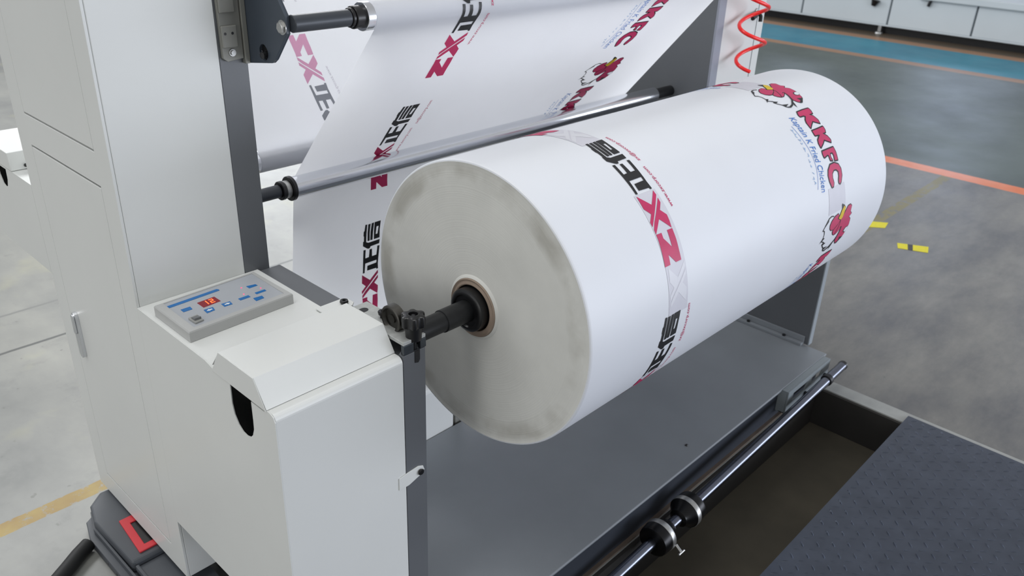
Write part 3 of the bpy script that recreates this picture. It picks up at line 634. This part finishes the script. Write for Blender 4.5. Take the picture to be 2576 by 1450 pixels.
def print_zx(P, x0, s0, sh=0.0, k=0, p=1, g=None, small=None, ghost=True, w=None):
    """mats: k black slot, p crimson slot, g ghost slot"""
    if ghost and g is not None:
        P.poly([(x0 - 0.002, s0 + 0.175), (x0 + 0.076, s0 + 0.175), (x0 + 0.078, s0 + 0.464), (x0 + 0.004, s0 + 0.464)], g, L0)
        for q in ZX['p'][:2]: P.poly([(a_, c_) for a_, c_ in U(q, x0 + 0.006, s0 + 0.172)], w, L1)
    for q in ZX['k']: 
        if q is ZX['k'][0]: P.poly(U(q, x0, s0, sh), k, L2, holes=[list(reversed(U(ZX['w'][0], x0, s0, sh)))])
        else: P.poly(U(q, x0, s0, sh), k, L2)
    for q in ZX['p']: P.poly(U(q, x0, s0, sh), p, L2)
    sm = p if small is None else small
    for body, sa, ln, xb in (('zx@zxcorp.com', 0.0966, 0.1060, 0.1075), ('www.zxcorp.com', 0.2280, 0.1130, 0.1015)):
        vs, ts = text2d(body, 0.12, 0.004); wd = max(v[0] for v in vs); q = ln / wd
        P.tris([(x0 + xb - v[1] * q * 0.95 - sh * 0.5, s0 + sa - v[0] * q) for v in vs], ts, sm, L2)
def print_kf(P, x0, s0, K=0, R=1, Bl=2, Y=3, W=4, F=5, g=None):
    if g is not None: P.poly([(x0 + 0.005, s0 + 0.385), (x0 + 0.110, s0 + 0.385), (x0 + 0.115, s0 + 0.462), (x0 + 0.005, s0 + 0.462)], g, L0)
    u = lambda q: [(x0 + a_ * 1e-4, s0 + c_ * 1e-4) for a_, c_ in q]
    for q in KF['P'] + KF['Y']: P.stroke(u(q), 0.0024, K, L1, True)
    for q in KF['P']: P.poly(u(q), R, L2)
    for q in KF['Y']: P.poly(u(q), Y, L3)
    for q in KF['K']: P.poly(u(q), K, L2 + 0.0001)
    P.stroke(u(KF['stroke'][0]), 0.0017, K, L2 + 0.00012)
    P.stroke(u(KF['W'][0]), 0.0012, K, L2 + 0.0001, True); P.poly(u(KF['W'][0]), W, L3)
    P.stroke(u([(1015, 575), (1080, 560), (1095, 600)]), 0.0014, K, L3)
    P.stroke(u([(905, 300), (905, 420), (780, 640), (700, 720)]), 0.0014, K, L3)
    for q in KF['Q']: P.stroke(u(q), 0.0040, K, L1, True)
    for q in KF['Q']: P.poly(u(q), R, L2)
    vs, ts = text2d('Kaptain K Fried Chicken', 0.30, 0.0); wd = max(v[0] for v in vs); ln = 0.236; q = ln / wd
    P.tris([(x0 - 0.0165 + v[1] * q * 1.75 - 0.020 * (v[0] / wd) ** 1.6, s0 + 0.150 + v[0] * q) for v in vs], ts, Bl, L2)
    P.stroke(u(KF['line'][0]), 0.0008, Bl, L2)
    for t in KF['thai']: P.stroke(u(t), 0.0010, F, L2)

# ------------------------------------------------------------------ the big roll
YC, ZC, RR, RX0, RX1 = 1.1825, 0.8214, 0.3374, 1.16, 2.648
roll = thing('fabric_roll', ((RX0 + RX1) / 2, YC, ZC - RR), 'huge roll of printed white fabric held on a shaft between the stands', 'fabric roll')
P = Printer(lambda x, s_, h: (x, YC - (RR + h) * math.sin(s_ / RR), ZC + (RR + h) * math.cos(s_ / RR)))
b = P.b
n_ = RX1 - RX0
b.lathe((RX0, YC, ZC), (1, 0, 0), [(0.0, RR - 0.005), (0.0008, RR - 0.002), (0.0035, RR - 0.0002), (0.006, RR), (n_ - 0.006, RR), (n_ - 0.0035, RR - 0.0002), (n_ - 0.0008, RR - 0.002), (n_, RR - 0.005)], 256, mi=5, caps=False)
FMATS = [INKK, INKP, INKB, INKY, GHOST2, FAB, GHOST, INKBL]
for k in (-1, 0, 1, 2):
    print_zx(P, 1.430 - 0.003 * k, 0.059 + 0.466 * k, sh=(0.0 if k <= 0 else 0.028), k=0, p=1, g=6, w=4)
    print_kf(P, 2.23 + (0.004 if k == 1 else 0), 0.030 + 0.466 * k, K=0, R=1, Bl=2, Y=3, W=5, F=7, g=6)
b.build('fabric_wrap', FMATS, roll, fix=False)
for (xe, sg) in ((RX0, 1), (RX1, -1)):
    b = B(); pr = []
    for k in range(41):
        r_ = 0.071 + (RR - 0.005 - 0.071) * k / 40; pr.append((sg * (0.0012 if k < 40 else 0), r_))
    pr = [(sg * 0.0, 0.0705)] + pr
    pr[0] = (-sg * 0.003, 0.0705); pr[1] = (-sg * 0.001, 0.075)
    b.lathe((xe, YC, ZC), (1, 0, 0), pr, 192, caps=False); b.build('roll_end', ROLLEND, roll)['label'] = 'grey layered cut end of the roll'
b = B(); b.lathe((RX0 - 0.006, YC, ZC), (1, 0, 0), [(0.02, 0.0555), (0, 0.0555), (-0.001, 0.058), (0.0015, 0.064), (-0.0005, 0.0685), (0.002, 0.070), (0.030, 0.070)], 64, caps=False)
b.build('cardboard_core', CARD, roll)['label'] = 'torn brown cardboard core'
b = B(); b.lathe((RX0 + 0.02, YC, ZC), (1, 0, 0), [(0, 0.0555), (n_ - 0.03, 0.0555), (n_ - 0.03, 0.070)], 48, caps=False); b.build('core_tube', CARD, roll)

shaft = thing('winding_shaft', (1.95, YC, ZC), 'black steel shaft with a core chuck carrying the big roll', 'shaft')
b = B(); b.lathe((0.976, YC, ZC), (1, 0, 0), [(0, 0.0225), (0.001, 0.0235), (0.085, 0.0235), (0.086, 0.0258), (0.20, 0.0258)], 48)
b.lathe((1.176, YC, ZC), (1, 0, 0), [(0, 0.0258), (1.755, 0.0258)], 32); b.build('shaft_bar', BLKST, shaft)
for x_, sg in ((1.132, 1), (RX1 + 0.03, -1)):
    b = B(); b.lathe((x_, YC, ZC), (sg, 0, 0), [(0.004, 0.0262), (0.004, 0.036), (0.0, 0.0385), (-0.0005, 0.041), (0.002, 0.048), (0.004, 0.0505), (0.014, 0.0515), (0.030, 0.0515), (0.045, 0.048)], 56, caps=False); b.build('core_chuck', BLACK, shaft)

# ------------------------------------------------------------------ the running web
path = [(3.0, 0.906)]
def A_(c, r, a0, a1, n): return arc(c[0], c[1], r, a0, a1, n)
path += A_((2.081, 0.939), 0.0335, -90, -221, 14)
i_back = len(path) - 1
path += A_((2.456, 1.472), 0.033, -41, 90, 12)
path += A_((1.531, 1.409), 0.0325, 90, 220.6, 14)
i_front = len(path) - 1
path += A_((1.8635, 0.9235), 0.0305, 40.6, -9.2, 6)
ye, ze = path[-1]
path += [(ye + 0.16 * k_, ze - 0.987 * k_) for k_ in (0.2, 0.4, 0.6, 0.78)]
cum = [0.0]
for i in range(1, len(path)): cum.append(cum[-1] + math.dist(path[i - 1], path[i]))
def on_path(s_, side, h):
    s_ = min(max(s_, 0), cum[-1] - 1e-6); lo = 0
    for i in range(len(cum) - 1):
        if cum[i] <= s_: lo = i
        else: break
    f = (s_ - cum[lo]) / max(1e-9, cum[lo + 1] - cum[lo])
    y = path[lo][0] + (path[lo + 1][0] - path[lo][0]) * f; z = path[lo][1] + (path[lo + 1][1] - path[lo][1]) * f
    ty, tz = path[lo + 1][0] - path[lo][0], path[lo + 1][1] - path[lo][1]; L = math.hypot(ty, tz)
    return y + side * h * tz / L, z - side * h * ty / L
WX0, WX1 = 1.163, 2.648
def mp_front(x, s_, h): y, z = on_path(s_, 1, h); return (x, y, z)
def mp_back(x, s_, h): y, z = on_path(s_, -1, h); return (x, y, z)
web = Printer(mp_front); b = web.b
nseg = len(path); vs = []
for x in (WX0, WX1): vs += [(x, y, z) for y, z in path]
b.add(vs, [(i, i + 1, nseg + i + 1, nseg + i) for i in range(nseg - 1)], 5, True)
# p0 = (1.524, 1.374) lies just after the front tangent point
s_p0 = cum[i_front] + math.dist(path[i_front], (1.524, 1.374))
WM = [INKK, INKP, INKB, INKY, FABW, FABW, GHOST, INKBL, PALEP, PALEK, PALEG]
for k in (-1, 0, 1):
    print_zx(web, 1.430, s_p0 + 0.326 + 0.466 * k, sh=0.034, k=0, p=1, ghost=False)
    print_kf(web, 2.225, s_p0 + 0.326 - 0.024 + 0.466 * k - 0.005, K=0, R=1, Bl=2, Y=3, W=4, F=7)
wb = Printer(mp_back); wb.b = b
s_zb = cum[i_back] + math.dist(path[i_back], (2.291, 1.231))
for k in (-1, 0, 1):
    print_zx(wb, 1.430, s_zb - 0.345 + 0.466 * k, sh=0.034, k=9, p=8, small=10, ghost=False)
fw = b.build('fabric_web', WM, None, fix=False)
tag(fw, 'wide sheet of printed white fabric running over the rollers behind the roll', 'fabric')

# white low guard behind the base plate
t = thing('low_guard', (1.30, 1.78, FZ), 'small white guard standing low behind the base plate beside the post', 'guard')
b = B(); b.box(1.03, 1.556, 1.666, 1.80, FZ + 0.001, 0.24); b.build('guard_cover', WHITE, t, bevel=0.018, segs=4)
b = B(); b.box(1.562, 1.59, 1.672, 1.72, FZ + 0.001, 0.26); b.build('guard_post', PLATE, t, bevel=0.002)

# ------------------------------------------------------------------ bar with chucks in front of the base
pA, pB = Vector((2.935, 0.931, 0.027)), Vector((1.10, 0.928, -0.065))
dbar = (pA - pB).normalized()
bar = thing('support_bar', (2.0, 0.93, FZ - 0.05), 'dark shiny round bar hung along the front of the base plate over the pit', 'bar')
b = B(); b.tube([pB, pA - dbar * 0.0012], 0.0175, 24); b.build('bar_rod', BARM, bar)
b = B(); b.lathe(pA - dbar * 0.012, dbar, [(0, 0.0177), (0.001, 0.0185), (0.013, 0.0185), (0.014, 0.013)], 24); b.build('end_cap', BLACK, bar)
b = B(); b.lathe(pA - dbar * 0.15, dbar, [(0, 0.0177), (0.001, 0.022), (0.020, 0.022), (0.021, 0.0177)], 24, caps=False); b.build('stop_ring', BLKST, bar)
def on_bar(x): return pB + (pA - pB) * ((x - pB.x) / (pA.x - pB.x))
CHK = mat('blackened_chuck', (20, 20, 22), 0.3, metal=0.5, var=0.1)
for x_, sg in ((1.655, 1), (1.875, -1)):
    c = B(); c.lathe(on_bar(x_), dbar * sg, [(0, 0.0178), (0, 0.040), (0.003, 0.047), (0.010, 0.049), (0.034, 0.050), (0.050, 0.050), (0.056, 0.046), (0.078, 0.030), (0.084, 0.029), (0.090, 0.0178)], 40, caps=False)
    ck = c.build('cone_chuck', CHK, bar)
    c = B(); c.lathe(on_bar(x_), dbar * sg, [(0.0335, 0.0502), (0.035, 0.0515), (0.050, 0.0515), (0.052, 0.0502)], 40, caps=False); c.build('steel_band', STEEL, ck)
p_ = on_bar(1.725)
b = B(); b.tube([p_ + Vector((0, -0.040, -0.03)), p_ + Vector((0.0, -0.062, -0.046))], 0.005, 10); b.tube([p_ + Vector((-0.014, -0.062, -0.046)), p_ + Vector((0.014, -0.062, -0.046))], 0.0035, 8); b.build('wing_screw', STEEL, bar)

# ------------------------------------------------------------------ low case and cable under the tower
case = thing('tool_case', (0.55, 2.03, FZ), 'low dark grey plastic case with a red handle pushed against the white tower foot', 'case')
b = B()
ol = [(0.604, 2.215), (0.560, 2.175), (0.540, 2.100), (0.548, 1.865), (0.70, 1.865), (0.70, 2.215)]
b.prism(ol, FZ + 0.0275, -0.012, 'z'); b.build('case_lid', CASEG, case, bevel=0.010, segs=3)
b = B(); b.prism([(0.552, 1.862), (0.552, 1.50), (0.70, 1.50), (0.70, 1.862)], FZ + 0.0275, -0.030, 'z'); b.prism([(0.552, 1.862), (0.552, 1.50), (0.562, 1.50), (0.562, 1.862)], -0.030, -0.022, 'z'); b.build('lower_lid', CASEG, case, bevel=0.003)
b = B(); b.prism([(0.600, 2.21), (0.556, 2.17), (0.534, 2.095), (0.540, 1.5), (0.546, 1.5), (0.541, 2.093), (0.562, 2.165), (0.603, 2.202)], FZ + 0.0272, -0.034, 'z'); b.build('seal_rib', CASEG, case, bevel=0.001)
ol2 = [(0.600, 2.205), (0.536, 2.160), (0.516, 2.085), (0.520, 1.50), (0.70, 1.50), (0.70, 2.205)]
b = B(); b.prism(ol2, FZ + 0.001, FZ + 0.027, 'z'); b.build('case_body', CASEG, case, bevel=0.004)
for k in range(5):
    y_ = 2.08 - k * 0.055
    b = B(); b.lathe((0.5205, y_, FZ + 0.014), (-1, 0, 0), [(0, 0.005), (0.0045, 0.004)], 10); b.build('rivet', BLACK, case)
b = B(); b.prism([(0.590, 2.045), (0.66, 2.045), (0.66, 1.885), (0.578, 1.885)], -0.012, -0.006, 'z', holes=[[(0.610, 2.015), (0.64, 2.015), (0.64, 1.908), (0.602, 1.908)]]); b.build('handle', REDP, case, bevel=0.002)
b = B(); b.prism([(0.6105, 2.0145), (0.64, 2.0145), (0.64, 1.9085), (0.6025, 1.9085)], -0.0119, -0.0095, 'z'); b.build('handle_recess', BLACK, case)
cab = B()
cp_ = [(0.506, 2.072, FZ + 0.022), (0.47, 2.05, FZ + 0.022), (0.43, 2.02, FZ + 0.022), (0.38, 1.985, FZ + 0.022), (0.33, 1.93, FZ + 0.022), (0.28, 1.83, FZ + 0.022), (0.26, 1.70, FZ + 0.022), (0.30, 1.5, FZ + 0.022)]
cab.tube([Vector(p) for p in cp_], 0.021, 16)
tag(cab.build('black_hose', RUBBER), 'thick black hose running over the concrete from the grey case', 'hose')

# ------------------------------------------------------------------ long machine far across the hall
fm = thing('long_machine', (12.6, 2.0, FZ), 'long low white machine standing across the hall behind the teal floor stripe', 'machine')
XF = 11.9
cuts = [8.4, 6.95, 5.53, 4.30, 3.235, 2.17, 1.0, -0.2, -1.4]
for a_, c_ in zip(cuts[:-1], cuts[1:]):
    b = B(); b.box(XF, XF + 0.9, c_ + 0.012, a_ - 0.012, 0.048, 0.418); b.build('front_panel', MACHW, fm, bevel=0.006)
b = B(); b.box(XF + 0.12, XF + 0.14, -1.4, 8.4, FZ + 0.0005, 0.0275); b.build('kick_plate', BLACK, fm)  # added black strip that paints the deep shade beneath the machine
b = B(); b.box(XF + 0.02, XF + 0.88, -1.42, 8.42, 0.052, 0.414); b.build('inner_frame', SEAM, fm)
b = B(); b.box(XF - 0.06, XF + 0.95, -1.45, 3.95, 0.4185, 0.50); b.build('top_ledge', MACHW, fm, bevel=0.01)
b = B(); b.box(XF + 0.10, XF + 0.95, 3.96, 8.45, 0.4185, 0.50); b.build('top_deck', SEAM, fm, bevel=0.01)
b = B(); b.box(XF - 0.004, XF + 0.5, -1.4, 8.4, 0.028, 0.0475); b.build('bottom_rail', MACHW, fm)
for y_ in (7.0, 4.39, 1.7, -1.0):
    b = B(); b.lathe((XF + 0.03, y_, FZ + 0.0005), (0, 0, 1), [(0, 0.055), (0.02, 0.05), (0.03, 0.025), (0.107, 0.025)], 14); b.build('levelling_foot', STEEL, fm)
for y_, z_ in ((4.50, 0.30), (3.80, 0.375)):
    b = B(); b.tube([(XF - 0.03, y_, z_ + 0.05), (XF - 0.03, y_ + 0.02, z_ - 0.03)], [0.06, 0.03] if y_ > 4 else [0.02, 0.02], 10); b.build('latch', BLACK, fm)
